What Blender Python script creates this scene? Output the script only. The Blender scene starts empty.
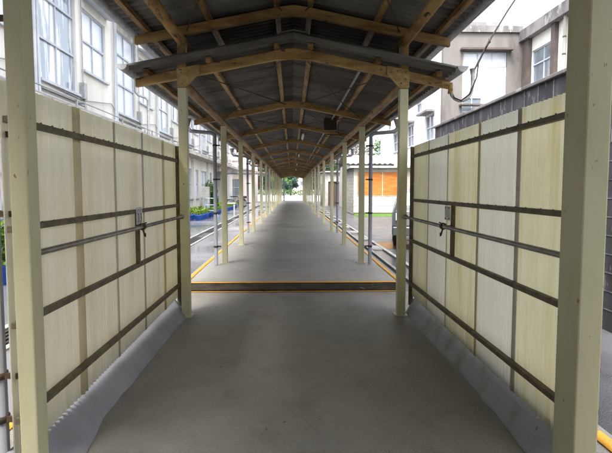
import bpy, bmesh, math, random
from mathutils import Vector, Matrix, noise
R = math.radians
random.seed(7)
S = bpy.context.scene
C = S.collection

# ------------------------------------------------------------------ camera
cam = bpy.data.cameras.new('camera'); camo = bpy.data.objects.new('camera', cam); C.objects.link(camo)
camo.location = (0.0, 0.0, 1.5)
camo.rotation_euler = (R(90 - 4.19), 0, R(-1.57))
cam.sensor_width = 36; cam.lens = 30.12; cam.clip_start = 0.05; cam.clip_end = 2000
S.camera = camo
# ------------------------------------------------------------------ sky
W = bpy.data.worlds.new('World'); S.world = W; W.use_nodes = True
wn = W.node_tree.nodes; wl = W.node_tree.links
sky = wn.new('ShaderNodeTexSky'); sky.sky_type = 'NISHITA'; sky.sun_disc = False
SUN_EL, SUN_ROT = R(58), R(200)
sky.sun_elevation = SUN_EL; sky.sun_rotation = SUN_ROT
sky.air_density = 1.0; sky.dust_density = 6.0; sky.ozone_density = 1.0
hsv = wn.new('ShaderNodeHueSaturation'); hsv.inputs['Saturation'].default_value = 0.25
wl.new(sky.outputs[0], hsv.inputs['Color']); wl.new(hsv.outputs[0], wn['Background'].inputs[0])
wn['Background'].inputs[1].default_value = 0.15
# ------------------------------------------------------------------ sun (soft, overcast)
sl = bpy.data.lights.new('sun', 'SUN'); so = bpy.data.objects.new('sun', sl); C.objects.link(so)
sl.energy = 0.5; sl.angle = R(25); sl.color = (1.0, 0.97, 0.92)
d = Vector((math.cos(SUN_EL) * math.sin(SUN_ROT), math.cos(SUN_EL) * math.cos(SUN_ROT), math.sin(SUN_EL)))
so.rotation_euler = d.to_track_quat('Z', 'Y').to_euler(); so.location = d * 50
S.view_settings.view_transform = 'Standard'; S.view_settings.look = 'None'
S.view_settings.gamma = 1; S.view_settings.use_curve_mapping = False
S.view_settings.exposure = 2.45
S.render.engine = 'CYCLES'
S.cycles.max_bounces = 8; S.cycles.diffuse_bounces = 5; S.cycles.transmission_bounces = 4

# ------------------------------------------------------------------ materials
def mat(name, col, rough=0.7, col2=None, scale=3.0, amt=1.0, spec=0.3, bump=0.0, bscale=40.0, stretch=(1, 1, 1),
        metal=0.0, spots=None, spot_scale=30.0, spot_thr=0.68, rough2=None, detail=6, lo=0.38, hi=0.62,
        trans=0.0, col3=None, scale3=0.7, lo3=0.45, hi3=0.65, coord='Object'):
    m = bpy.data.materials.new(name); m.use_nodes = True
    n = m.node_tree.nodes; l = m.node_tree.links; b = n['Principled BSDF']
    tc = n.new('ShaderNodeTexCoord'); mp = n.new('ShaderNodeMapping'); mp.inputs['Scale'].default_value = stretch
    l.new(tc.outputs[coord], mp.inputs[0])
    def ramp(sc, a, c, dt=detail):
        t = n.new('ShaderNodeTexNoise'); t.inputs['Scale'].default_value = sc; t.inputs['Detail'].default_value = dt
        t.inputs['Roughness'].default_value = 0.62
        l.new(mp.outputs[0], t.inputs['Vector'])
        r = n.new('ShaderNodeMapRange'); r.inputs[1].default_value = a; r.inputs[2].default_value = c
        l.new(t.outputs['Fac'], r.inputs[0]); return r.outputs[0]
    def mix(f, a, c):
        x = n.new('ShaderNodeMix'); x.data_type = 'RGBA'; l.new(f, x.inputs[0])
        for s, v in ((x.inputs[6], a), (x.inputs[7], c)):
            if isinstance(v, tuple): s.default_value = (*v, 1)
            else: l.new(v, s)
        return x.outputs[2]
    cur = tuple(col)
    if col2:
        f = ramp(scale, lo, hi)
        if amt < 1:
            q = n.new('ShaderNodeMath'); q.operation = 'MULTIPLY'; l.new(f, q.inputs[0]); q.inputs[1].default_value = amt; f = q.outputs[0]
        cur = mix(f, cur, tuple(col2))
        if rough2 is not None:
            q = n.new('ShaderNodeMapRange'); l.new(f, q.inputs[0]); q.inputs[3].default_value = rough; q.inputs[4].default_value = rough2
            l.new(q.outputs[0], b.inputs['Roughness'])
    if col3: cur = mix(ramp(scale3, lo3, hi3), cur, tuple(col3))
    if spots: cur = mix(ramp(spot_scale, spot_thr, spot_thr + 0.05, 3), cur, tuple(spots))
    if 'floor' in name:
        v = n.new('ShaderNodeTexVoronoi'); v.feature = 'DISTANCE_TO_EDGE'; v.inputs['Scale'].default_value = .42
        nn = n.new('ShaderNodeTexNoise'); nn.inputs['Scale'].default_value = 2.5; nn.inputs['Detail'].default_value = 5
        l.new(mp.outputs[0], nn.inputs['Vector'])
        av = n.new('ShaderNodeMix'); av.data_type = 'VECTOR'; av.inputs[0].default_value = .14
        l.new(mp.outputs[0], av.inputs[4]); l.new(nn.outputs['Color'], av.inputs[5]); l.new(av.outputs[1], v.inputs['Vector'])
        q = n.new('ShaderNodeMapRange'); q.inputs[1].default_value = .0012; q.inputs[2].default_value = .004; q.inputs[3].default_value = .55; q.inputs[4].default_value = 0
        l.new(v.outputs['Distance'], q.inputs[0])
        g2 = n.new('ShaderNodeMath'); g2.operation = 'MULTIPLY'; l.new(q.outputs[0], g2.inputs[0]); l.new(ramp(.55, .50, .60, 2), g2.inputs[1])
        cur = mix(g2.outputs[0], cur, (.06, .055, .05))
        g3 = n.new('ShaderNodeMath'); g3.operation = 'MULTIPLY'; l.new(ramp(95, .42, .62, 2), g3.inputs[0]); g3.inputs[1].default_value = .28
        cur = mix(g3.outputs[0], cur, (.40, .385, .35))
        g4 = n.new('ShaderNodeMath'); g4.operation = 'MULTIPLY'; l.new(ramp(3.2, .56, .64, 8), g4.inputs[0]); g4.inputs[1].default_value = .35
        cur = mix(g4.outputs[0], cur, (.18, .168, .15))
    if isinstance(cur, tuple): b.inputs['Base Color'].default_value = (*cur, 1)
    else: l.new(cur, b.inputs['Base Color'])
    if not (col2 and rough2 is not None): b.inputs['Roughness'].default_value = rough
    b.inputs['Specular IOR Level'].default_value = spec; b.inputs['Metallic'].default_value = metal
    if bump:
        t = n.new('ShaderNodeTexNoise'); t.inputs['Scale'].default_value = bscale; t.inputs['Detail'].default_value = 6
        l.new(mp.outputs[0], t.inputs['Vector'])
        bp = n.new('ShaderNodeBump'); bp.inputs['Strength'].default_value = bump; bp.inputs['Distance'].default_value = 0.01
        l.new(t.outputs['Fac'], bp.inputs['Height']); l.new(bp.outputs[0], b.inputs['Normal'])
    if trans:
        tr = n.new('ShaderNodeBsdfTranslucent'); ms = n.new('ShaderNodeMixShader'); ms.inputs[0].default_value = trans
        if isinstance(cur, tuple): tr.inputs[0].default_value = (*cur, 1)
        else: l.new(cur, tr.inputs[0])
        l.new(b.outputs[0], ms.inputs[1]); l.new(tr.outputs[0], ms.inputs[2])
        l.new(ms.outputs[0], n['Material Output'].inputs[0])
    return m

M = {}
M['post'] = mat('post_paint', (.45, .43, .27), .5, (.38, .355, .205), 4, lo=.45, hi=.75, spec=.4, spots=(.20, .11, .04), spot_scale=38, spot_thr=.685, col3=(.40, .35, .20), scale3=1.6, lo3=.55, hi3=.8, bump=.12, bscale=25, stretch=(1, 1, .5))
M['post_lit'] = mat('lit_post_paint', (.60, .575, .38), .5, (.52, .49, .30), 4, lo=.45, hi=.75, spec=.4, spots=(.20, .11, .04), spot_scale=38, spot_thr=.67, col3=(.46, .41, .25), scale3=1.6, lo3=.55, hi3=.8, bump=.12, bscale=25, stretch=(1, 1, .5))  # same post paint, lightened so the colour stands in for light on farther posts
M['post_top'] = mat('rusted_post_paint', (.33, .22, .08), .6, (.22, .13, .04), 9, spots=(.10, .045, .015), spot_scale=20, spot_thr=.6, bump=.2)
M['beam'] = mat('ochre_beam', (.40, .25, .09), .6, (.22, .125, .042), 5, stretch=(.6, .6, 2.2), spots=(.08, .042, .016), spot_scale=14, spot_thr=.64, bump=.3, bscale=30, col3=(.43, .295, .12), scale3=1.7, lo3=.5, hi3=.7)
M['beam_long'] = mat('ochre_longitudinal_beam', (.36, .22, .075), .6, (.15, .082, .028), 7, stretch=(2, .35, 2), spots=(.055, .028, .012), spot_scale=12, spot_thr=.60, bump=.3, bscale=30, col3=(.44, .30, .12), scale3=1.5, lo3=.5, hi3=.7)
M['gusset'] = mat('gusset_paint', (.44, .34, .15), .55, (.34, .20, .065), 14, spots=(.08, .035, .012), spot_scale=22, spot_thr=.63, bump=.2)
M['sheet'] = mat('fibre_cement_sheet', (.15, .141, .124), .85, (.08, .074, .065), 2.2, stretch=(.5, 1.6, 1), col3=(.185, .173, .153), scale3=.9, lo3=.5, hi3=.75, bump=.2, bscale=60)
M['rod'] = mat('rusty_rod', (.10, .06, .035), .7, (.05, .03, .02), 20)
M['grey_metal'] = mat('galvanised_grey', (.36, .37, .38), .45, (.25, .26, .27), 8, spec=.5, metal=.3)
M['grey_pipe'] = mat('grey_plastic_pipe', (.26, .27, .30), .65, (.24, .25, .27), 6, stretch=(1, 1, .3))
M['clamp'] = mat('dark_steel', (.045, .035, .028), .6, (.09, .05, .03), 20)
M['rail'] = mat('dark_brown_rail', (.15, .125, .082), .6, (.09, .074, .046), 12, spots=(.17, .09, .04), spot_scale=30, bump=.3)
M['handrail'] = mat('worn_grey_handrail', (.38, .36, .35), .35, (.22, .19, .17), 10, metal=.6)
M['panel_y'] = mat('cream_plastic', (.88, .865, .73), .5, (.85, .825, .66), 3, stretch=(1, 4, .4), trans=.68, spec=.3, col3=(.78, .71, .48), scale3=1.2, lo3=.5, hi3=.8)
M['panel_g'] = mat('greyed_cream_plastic', (.88, .86, .76), .5, (.85, .825, .71), 3, stretch=(1, 4, .4), trans=.68, spec=.3, col3=(.76, .71, .56), scale3=1.2, lo3=.52, hi3=.85)
M['panel_w'] = mat('white_plastic', (.88, .87, .80), .5, (.85, .835, .76), 3, stretch=(1, 4, .4), trans=.68, spec=.3)
M['lap_tan'] = mat('tan_plastic_overlap', (.70, .61, .40), .55, (.64, .55, .34), 5, trans=.25)
M['lap_grey'] = mat('grey_plastic_overlap', (.68, .64, .60), .55, (.62, .58, .54), 5, trans=.35)
M['floor_near'] = mat('worn_concrete_floor', (.265, .248, .222), .62, (.20, .187, .166), 1.6, col3=(.31, .30, .275), scale3=.6, lo3=.48, hi3=.72, bump=.45, bscale=70, spots=(.09, .08, .07), spot_scale=14, spot_thr=.675, spec=.35, lo=.35, hi=.68, stretch=(1, .7, 1))
M['floor_far'] = mat('grey_concrete_floor', (.34, .327, .303), .7, (.26, .25, .232), 1.1, col3=(.38, .367, .343), scale3=.45, lo3=.42, hi3=.7, bump=.3, bscale=60, rough2=.5, spots=(.13, .12, .11), spot_scale=8, spot_thr=.67)
M['riser'] = mat('dark_stained_concrete', (.10, .09, .075), .8, (.045, .038, .03), 5, spots=(.22, .205, .18), spot_scale=5, spot_thr=.66, stretch=(.6, 1, 3), bump=.5, bscale=30)
M['haunch'] = mat('sky_tinted_mortar', (.32, .325, .355), .65, (.25, .255, .275), 2.5, spots=(.03, .03, .03), spot_scale=26, spot_thr=.725, bump=.2, bscale=40)  # blue cast of the skylight is put into this grey mortar colour
M['haunch_moss'] = mat('mossy_mortar', (.31, .315, .345), .65, (.20, .215, .15), 3.5, lo=.50, hi=.68, spots=(.15, .17, .09), spot_scale=22, spot_thr=.66, bump=.3, bscale=40)  # base colour carries the skylight's blue cast too
M['yellow'] = mat('worn_yellow_paint', (.82, .40, .03), .6, (.66, .33, .06), 9, spots=(.22, .19, .16), spot_scale=16, spot_thr=.63)
M['wet'] = mat('wet_pavement', (.17, .17, .19), .06, (.24, .24, .26), .35, rough2=.28, spec=.7, bump=.03, bscale=20)
M['asphalt'] = mat('damp_asphalt', (.075, .077, .082), .5, (.05, .052, .056), .7, rough2=.22, spec=.5, bump=.8, bscale=90, spots=(.16, .16, .17), spot_scale=150, spot_thr=.62)
M['lot'] = mat('pale_concrete_lot', (.55, .545, .53), .7, (.42, .415, .41), .3)
M['channel'] = mat('black_wet_channel', (.02, .02, .022), .25, (.05, .05, .05), 3)
M['grate'] = mat('steel_grating', (.13, .13, .135), .4, (.08, .08, .08), 9, metal=.6)
M['kerb'] = mat('pale_kerb_concrete', (.42, .41, .39), .6, (.26, .255, .24), 3, bump=.3)
M['wwall'] = mat('white_render', (.74, .73, .69), .8, (.60, .59, .55), .7, col3=(.40, .385, .34), scale3=1.6, lo3=.56, hi3=.85, stretch=(1, 1, .3))
M['wtrim'] = mat('white_metal_frame', (.46, .49, .54), .4, (.36, .39, .44), 2)
M['glass'] = mat('window_glass', (.44, .49, .55), .08, (.64, .67, .71), .6, spec=.8, lo=.4, hi=.6)
M['glass_frost'] = mat('frosted_window_glass', (.66, .72, .80), .3, (.56, .63, .73), .5, spec=.5)
M['glass_mix'] = mat('curtained_window_glass', (.70, .71, .72), .12, (.20, .26, .34), .8, spec=.7, lo=.46, hi=.54, stretch=(1, 3, .4))
M['glass_dark'] = mat('dark_window_glass', (.10, .12, .15), .06, (.20, .24, .27), .4, spec=.8)
M['ledge'] = mat('weathered_ledge', (.50, .48, .43), .8, (.27, .25, .20), 3, stretch=(1, .4, 1), spots=(.16, .12, .07), spot_scale=7, spot_thr=.62)
M['brown_wall'] = mat('brown_render', (.125, .117, .110), .85, (.17, .16, .15), .9, col3=(.07, .063, .062), scale3=.9, stretch=(1, 1, .3), lo3=.5, hi3=.75)
M['dark_trim'] = mat('dark_brown_trim', (.07, .055, .05), .8, (.10, .08, .075), 2)
M['parapet'] = mat('stained_grey_concrete', (.20, .19, .19), .85, (.10, .095, .10), 1.3, spots=(.27, .26, .25), spot_scale=3, spot_thr=.60, stretch=(1, 1, .4))
M['blockwall'] = mat('dark_grey_block', (.062, .062, .070), .85, (.035, .035, .040), 2.2, spots=(.16, .16, .165), spot_scale=5, spot_thr=.60, stretch=(1, 1.6, .5), bump=.2, bscale=20)
M['joint'] = mat('pale_mortar_joint', (.19, .19, .20), .9, (.08, .08, .09), 8)
M['red_rail'] = mat('faded_red_railing', (.42, .22, .17), .7, (.50, .35, .28), 4)
M['siding'] = mat('cream_siding', (.46, .45, .39), .7, (.38, .37, .32), 2, col3=(.32, .31, .26), scale3=.8)
M['block_side'] = mat('grey_block_side', (.40, .40, .36), .85, (.30, .30, .27), 3)
M['orange'] = mat('orange_blind', (.38, .125, .02), .55, (.31, .09, .014), 1.2, stretch=(.6, 1, 2), col3=(.42, .17, .03), scale3=2.5)
M['roof_grey'] = mat('grey_roofing', (.36, .36, .37), .7, (.22, .22, .23), 2, stretch=(3, .6, 1))
M['pink_wall'] = mat('pale_pink_render', (.66, .58, .53), .85, (.56, .49, .45), .7, stretch=(1, 1, .4))
M['bark'] = mat('bark', (.085, .065, .05), .9, (.045, .035, .028), 6, stretch=(1, 1, .3), bump=.6)
M['blue_pot'] = mat('blue_plastic', (.02, .11, .55), .4, (.03, .16, .65), 6, spec=.5)
M['soil'] = mat('dark_soil', (.04, .03, .02), .95)
M['plate'] = mat('scuffed_white_plate', (.55, .55, .55), .5, (.40, .39, .38), 20, spots=(.12, .11, .10), spot_scale=60, spot_thr=.64)
M['ink'] = mat('black_ink', (.03, .03, .03), .6)
M['tyre'] = mat('tyre_rubber', (.02, .02, .02), .8, (.035, .035, .035), 9)
M['car'] = mat('grey_car_paint', (.15, .155, .17), .25, (.13, .135, .15), 2, spec=.7, metal=.5)
M['lamp'] = mat('lamp_plastic_white', (.75, .75, .72), .4, (.65, .65, .6), 5)
M['red'] = mat('red_lens', (.5, .02, .02), .25)
M['cable'] = mat('black_cable', (.02, .02, .022), .6)
M['duct'] = mat('grey_flexible_duct', (.42, .42, .40), .5, (.28, .28, .26), 12)
M['rustdirt'] = mat('orange_silt', (.36, .19, .07), .8, (.20, .13, .08), 6)
M['grass'] = mat('grass_blade', (.10, .20, .035), .7, (.07, .13, .03), 3)
M['pblue'] = mat('pale_blue_paint', (.35, .52, .72), .5, (.45, .58, .72), 5)
M['beige_far'] = mat('pale_beige_render', (.78, .73, .62), .8, (.7, .65, .56), 1)
def leafmat(name, a, b2, rough=.6):
    return mat(name, a, rough, b2, 1.2, trans=.35, lo=.4, hi=.6)
M['leaf_dark'] = leafmat('dark_leaf', (.035, .07, .025), (.055, .10, .035))
M['leaf_mid'] = leafmat('mid_leaf', (.06, .12, .035), (.09, .16, .05))
M['leaf_light'] = leafmat('light_leaf', (.13, .22, .05), (.09, .16, .04))
M['leaf_yel'] = leafmat('yellow_green_leaf', (.38, .45, .07), (.16, .32, .05))
M['leaf_lemon'] = leafmat('fresh_green_leaf', (.16, .34, .05), (.30, .42, .08))
M['leaf_blue'] = leafmat('bluish_leaf', (.06, .11, .085), (.04, .08, .06))
M['leaf_brown'] = leafmat('brown_leaf', (.13, .09, .06), (.07, .05, .04))

# ------------------------------------------------------------------ mesh builder
class MB:
    def __init__(s): s.v = []; s.f = []; s.sm = []; s.mi = []; s.cur = 0
    def add(s, vs, fs, smooth=False):
        o = len(s.v); s.v += [tuple(p) for p in vs]
        s.f += [tuple(i + o for i in f) for f in fs]; s.sm += [smooth] * len(fs); s.mi += [s.cur] * len(fs); return s
    def box(s, a, b):
        x0, y0, z0 = a; x1, y1, z1 = b
        x0, x1 = min(x0, x1), max(x0, x1); y0, y1 = min(y0, y1), max(y0, y1); z0, z1 = min(z0, z1), max(z0, z1)
        return s.add([(x0,y0,z0),(x1,y0,z0),(x1,y1,z0),(x0,y1,z0),(x0,y0,z1),(x1,y0,z1),(x1,y1,z1),(x0,y1,z1)],
              [(3,2,1,0),(4,5,6,7),(0,1,5,4),(1,2,6,5),(2,3,7,6),(3,0,4,7)])
    def prism(s, pts, vec, smooth=False):
        n = len(pts); v = Vector(vec); P = [Vector(p) for p in pts]
        return s.add(P + [p + v for p in P], [tuple(range(n))[::-1], tuple(range(n, 2 * n))] + [(i, (i + 1) % n, (i + 1) % n + n, i + n) for i in range(n)])
    def tube(s, pts, r, n=10, caps=True):
        P = [Vector(p) for p in pts]; rs = r if isinstance(r, (list, tuple)) else [r] * len(P)
        vs = []; fs = []; up = None
        for i, p in enumerate(P):
            t = ((P[min(i + 1, len(P) - 1)] - p).normalized() + (p - P[max(i - 1, 0)]).normalized())
            t = t.normalized() if t.length > 1e-6 else Vector((0, 0, 1))
            if up is None: up = Vector((0, 0, 1)) if abs(t.z) < .9 else Vector((1, 0, 0))
            a = t.cross(up).normalized(); b = a.cross(t).normalized(); up = b
            for k in range(n):
                q = 2 * math.pi * k / n; vs.append(p + (a * math.cos(q) + b * math.sin(q)) * rs[i])
        for i in range(len(P) - 1):
            for k in range(n):
                fs.append((i * n + k, i * n + (k + 1) % n, (i + 1) * n + (k + 1) % n, (i + 1) * n + k))
        s.add(vs, fs, True)
        if caps:
            o = len(s.v) - len(vs)
            for base, rev in ((0, True), ((len(P) - 1) * n, False)):
                ring = [o + base + k for k in range(n)]
                s.f.append(tuple(ring[::-1] if not rev else ring)); s.sm.append(False); s.mi.append(s.cur)
        return s
    def lathe(s, c, prof, n=16, axis='Z'):
        vs = []; fs = []
        for (r, h) in prof:
            for k in range(n):
                q = 2 * math.pi * k / n; a, b = r * math.cos(q), r * math.sin(q)
                vs.append({'Z': (c[0] + a, c[1] + b, c[2] + h), 'X': (c[0] + h, c[1] + a, c[2] + b), 'Y': (c[0] + a, c[1] + h, c[2] + b)}[axis])
        for i in range(len(prof) - 1):
            for k in range(n): fs.append((i * n + k, i * n + (k + 1) % n, (i + 1) * n + (k + 1) % n, (i + 1) * n + k))
        return s.add(vs, fs, True)
    def slab(s, grid, off, smooth=True):
        # closed solid from a grid of points and an offset (vector or function)
        ni, nj = len(grid), len(grid[0]); O = Vector(off)
        top = [Vector(p) for row in grid for p in row]; bot = [p - O for p in top]; N = ni * nj
        f1 = []; f2 = []
        for i in range(ni - 1):
            for j in range(nj - 1):
                a, b, c, dd = i * nj + j, i * nj + j + 1, (i + 1) * nj + j + 1, (i + 1) * nj + j
                f1.append((a, b, c, dd)); f2.append((dd + N, c + N, b + N, a + N))
        e = []
        for j in range(nj - 1):
            e.append((j + 1, j, j + N, j + 1 + N)); k = (ni - 1) * nj + j; e.append((k, k + 1, k + 1 + N, k + N))
        for i in range(ni - 1):
            a, b = i * nj, (i + 1) * nj; e.append((a, b, b + N, a + N)); a += nj - 1; b += nj - 1; e.append((b, a, a + N, b + N))
        o = len(s.v); s.v += [tuple(p) for p in top + bot]
        for fs, sm in ((f1, smooth), (f2, smooth), (e, False)):
            for f in fs: s.f.append(tuple(i + o for i in f)); s.sm.append(sm); s.mi.append(s.cur)
        return s
    def leaves(s, blobs, n, size, flat=.5):
        vs = []; fs = []
        tot = sum(b[3] * b[4] * b[5] for b in blobs)
        for (cx, cy, cz, rx, ry, rz) in blobs:
            for _ in range(max(6, int(n * rx * ry * rz / tot))):
                while True:
                    u = Vector((random.uniform(-1, 1), random.uniform(-1, 1), random.uniform(-1, 1)))
                    L = u.length
                    if .15 < L < 1 and random.random() < .25 + .75 * L ** 2: break
                wob = .78 + .45 * noise.noise(u * 2.2 + Vector((cx, cy, cz)))
                p = Vector((cx + u.x * rx * wob, cy + u.y * ry * wob, cz + u.z * rz * wob))
                a = Vector((random.uniform(-1, 1), random.uniform(-1, 1), random.uniform(-flat, flat))).normalized()
                b = a.cross(Vector((random.uniform(-1, 1), random.uniform(-1, 1), random.uniform(-1, 1)))).normalized()
                z = size * random.uniform(.6, 1.4); o = len(vs)
                vs += [p - a * z, p - b * z * .45, p + a * z, p + b * z * .45]; fs.append((o, o + 1, o + 2, o + 3))
        return s.add(vs, fs)
    def build(s, name, m, parent=None, loc=None, bevel=0.0):
        me = bpy.data.meshes.new(name)
        org = Vector(loc) if loc is not None else (Vector(parent.location) if parent is not None and parent.parent is None else Vector((0, 0, 0)))
        if parent is not None and parent.parent is not None: org = Vector(parent.location) + Vector(parent.parent.location)
        me.from_pydata([tuple(Vector(p) - org) for p in s.v], [], s.f)
        ms = m if isinstance(m, (list, tuple)) else [m]
        for q in ms: me.materials.append(q)
        me.polygons.foreach_set('use_smooth', s.sm); me.polygons.foreach_set('material_index', s.mi)
        me.update(); o = bpy.data.objects.new(name, me); C.objects.link(o)
        if parent is not None: o.parent = parent
        elif loc is not None: o.location = loc
        if bevel:
            bv = o.modifiers.new('b', 'BEVEL'); bv.width = bevel; bv.segments = 2; bv.limit_method = 'ANGLE'; bv.angle_limit = R(40)
        return o

def tag(o, label=None, cat=None, group=None, kind=None):
    if label: o['label'] = label
    if cat: o['category'] = cat
    if group: o['group'] = group
    if kind: o['kind'] = kind
    return o
def thing(name, loc, label, cat, group=None):
    o = bpy.data.objects.new(name, None); C.objects.link(o); o.location = loc; o.empty_display_size = .1
    return tag(o, label, cat, group)
def copy_tree(o, parent=None):
    c = o.copy(); C.objects.link(c); c.parent = parent
    for ch in list(o.children): copy_tree(ch, c)
    return c
def struct(name, mb, m, **k): return tag(mb.build(name, m, **k), kind='structure')

PX = 1.27; CX = 0.023               # half span of the posts, axis of the walkway
# ================================================================== SETTING
g = MB(); g.add([(-500, -300, -.03), (500, -300, -.03), (500, 900, -.03), (-500, 900, -.03)], [(0, 1, 2, 3)])
struct('ground', g, M['asphalt'])
g = MB(); g.box((-14, -6, -.026), (-3.12, 58, .0)); g.box((-2.66, -6, -.026), (-1.66, 58, .0))
struct('yard_paving', g, M['wet'])
g = MB(); g.box((-60, 62.5, -.026), (60, 135, .0)); struct('far_yard', g, M['lot'])
# near floor slab, slightly uneven sheet on a solid
def floor_grid(x0, x1, y0, y1, z, nx, ny, amp):
    return [[(x0 + (x1 - x0) * j / nx, y0 + (y1 - y0) * i / ny, z + amp * noise.noise(Vector((x0 + (x1 - x0) * j / nx, (y0 + (y1 - y0) * i / ny) * .6, 3)))) for j in range(nx + 1)] for i in range(ny + 1)]
g = MB(); g.slab(floor_grid(-1.90, 1.95, -7, 7.46, .0, 30, 110, .006), (0, 0, .2)); struct('walkway_floor', g, M['floor_near'])
g = MB(); g.slab(floor_grid(-1.64, 1.68, 7.47, 62, .12, 20, 300, .006), (0, 0, .25)); struct('raised_walkway_floor', g, M['floor_far'])
g = MB(); 
gr = [[( -1.62 + 3.28 * i / 60, 7.455 - .012 * abs(noise.noise(Vector((i * .35, z * 9, 0)))), z) for z in (.0, .03, .06, .09, .124)] for i in range(61)]
g.slab(gr, (0, -.012, 0)); struct('step_riser', g, M['riser'])
# yellow painted lines
def wav_line(x, y0, y1, z, w, step=.25):
    n = int((y1 - y0) / step)
    return [[(x + s * w / 2 + .006 * noise.noise(Vector((i * .7, s * 3, x))), y0 + (y1 - y0) * i / n, z) for s in (-1, 1)] for i in range(n + 1)]
g = MB()
g.slab(wav_line(-1.575, 7.53, 61.5, .130, .06), (0, 0, .003)); g.slab(wav_line(1.60, 7.53, 61.5, .130, .06), (0, 0, .003))
g.slab([[(x, y + .008 * noise.noise(Vector((x * 4, y, 1))), .131) for y in (7.44, 7.53)] for x in [-1.62 + 3.28 * i / 50 for i in range(51)]], (0, 0, .003))
g.slab([[(x, y + .005 * noise.noise(Vector((x * 5, y, 2))), .010) for y in (7.385, 7.425)] for x in [-1.6 + 3.22 * i / 50 for i in range(51)]], (0, 0, .003))
g.slab(wav_line(-1.80, -3, 7.38, .010, .09), (0, 0, .003)); g.slab(wav_line(1.86, -3, 7.38, .010, .09), (0, 0, .003))
struct('yellow_line', g, M['yellow'])
# sloping mortar haunches under the screens
def haunch(xo, xi0, zo, y0, y1, seed):
    rows = []
    n = 60
    for i in range(n + 1):
        y = y0 + (y1 - y0) * i / n
        xi = xi0 * (1 + .018 * noise.noise(Vector((y * 1.1, seed, 0))) + .009 * noise.noise(Vector((y * 5, seed, 0)))) - ((.12 if xo < 0 else .05) * xi0 * max(0, (3.3 - y)) / 1.0)
        z = zo + .02 * (y - 4) / 2
        row = []
        for k in range(7):
            t = k / 6; row.append((xo + (xi - xo) * t, y, z * (1 - t) ** 1.08 + .0075 + .0015 * noise.noise(Vector((y * 3, t * 5, seed)))))
        rows.append(row)
    return rows
g = MB(); g.slab(haunch(-1.42, -1.24, .20, 2.0, 6.06, 1), (0, 0, .2)); struct('mortar_kerb', g, M['haunch'])
g = MB(); g.slab(haunch(1.50, 1.365, .22, 2.0, 6.06, 5), (0, 0, .2)); struct('mossy_mortar_kerb', g, M['haunch_moss'])
# left drain with kerbs and grating bars
g = MB(); g.box((-3.12, -6, -.20), (-2.66, 58, -.10)); struct('drain_channel', g, M['channel'])
g = MB(); g.box((-3.13, -6, -.2), (-3.05, 58, .02)); g.box((-2.72, -6, -.2), (-2.65, 58, .02)); struct('drain_kerb', g, M['kerb'])
g = MB()
for y in [-4 + .5 * k for k in range(110)]:
    if (y % 9) > 6.5: continue
    for k in range(5): g.box((-3.03 + k * .072, y + .01, -.05), (-3.03 + k * .072 + .03, y + .49, .005))
    g.box((-3.04, y, -.06), (-2.73, y + .02, .003))
struct('drain_grating', g, M['grate'])
# right channel
g = MB(); g.box((1.93, 7.5, -.25), (2.28, 60, -.22)); g.box((1.97, 7.5, -.026), (2.24, 60, -.02)); struct('gutter_channel', g, M['channel'])
g = MB(); g.box((1.90, 7.48, -.2), (1.96, 60, .02)); g.box((2.25, 7.5, -.2), (2.33, 60, .02))
for y in [12.6 + 2.4 * k for k in range(18)]: g.box((1.96, y, -.02), (2.25, y + .8, .012))
struct('gutter_kerb', g, M['kerb'])
g = MB(); g.slab([[(2.35 + .5 * j / 8 * (1 + .4 * noise.noise(Vector((i, 0, 1)))), 13.0 + 1.6 * i / 10, -.024 + .004 * math.sin(i * .31)) for j in range(9)] for i in range(11)], (0, 0, .004)); struct('silt_patch', g, M['rustdirt'])
# strip of grass by the shed
g = MB(); vs = []
for _ in range(5000):
    x = random.uniform(3.6, 12); y = random.uniform(28.1, 29.6); h = random.uniform(.05, .15)
    g.add([(x, y, -.02), (x + .02, y, -.02), (x + random.uniform(-.04, .04), y + .02, h)], [(0, 1, 2)])
for _ in range(120):
    x = 2.03 + random.gauss(0, .03); y = 3.9 + random.gauss(0, .08); h = random.uniform(.02, .06)
    g.add([(x, y, -.03), (x + .012, y, -.03), (x + random.uniform(-.05, .05), y + .02, h)], [(0, 1, 2)])
tag(g.build('grass', M['grass']), 'short green grass along the shed foot and kerb edge', 'grass', kind='stuff')

# ================================================================== COVERED WALKWAYS
def roof_sheet(x_e, z_e, x_p, z_p, y0, y1, lam=.13, amp=.026, per=8):
    n = int((y1 - y0) / lam * per); rows = []
    xs = [0, .25, .5, .75, 1]
    for i in range(n + 1):
        y = y0 + (y1 - y0) * i / n; row = []
        for t in xs:
            row.append((x_e + (x_p - x_e) * t, y, z_e + (z_p - z_e) * t + amp * math.sin(2 * math.pi * (y - y0) / lam)))
        rows.append(row)
    return rows
def zc(x, zp): # beam centre line height
    return zp + .2 * (PX - min(PX + .51, abs(x - CX))) if abs(x - CX) > .22 else zp + .2 * (PX - .22) + .012
def cross_beam(y, zp, w=.075, hgt=.105):
    xs = [-1.80, -PX, -.8, -.22, 0, .22, .8, PX, 1.80]
    top = []; bot = []
    for x in xs:
        z = zp + .2 * (PX - abs(x)) if abs(x) > .1 else zp + .2 * PX - .012
        hh = hgt * (1.12 if abs(x) < .1 else 1.0) / 2 * (.86 if abs(x) > 1.7 else 1)
        top.append((x + CX, y - w / 2, z + hh)); bot.append((x + CX, y - w / 2, z - hh))
    m = MB(); N = len(xs)
    for i in range(N - 1):
        a = [bot[i], bot[i + 1], top[i + 1], top[i]]; o = len(m.v)
        m.add([Vector(p) for p in a] + [Vector(p) + Vector((0, w, 0)) for p in a],
              [(0, 1, 2, 3), (7, 6, 5, 4), (3, 2, 6, 7), (1, 0, 4, 5)] + ([(0, 3, 7, 4)] if i == 0 else []) + ([(2, 1, 5, 6)] if i == N - 2 else []))
    return m
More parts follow.
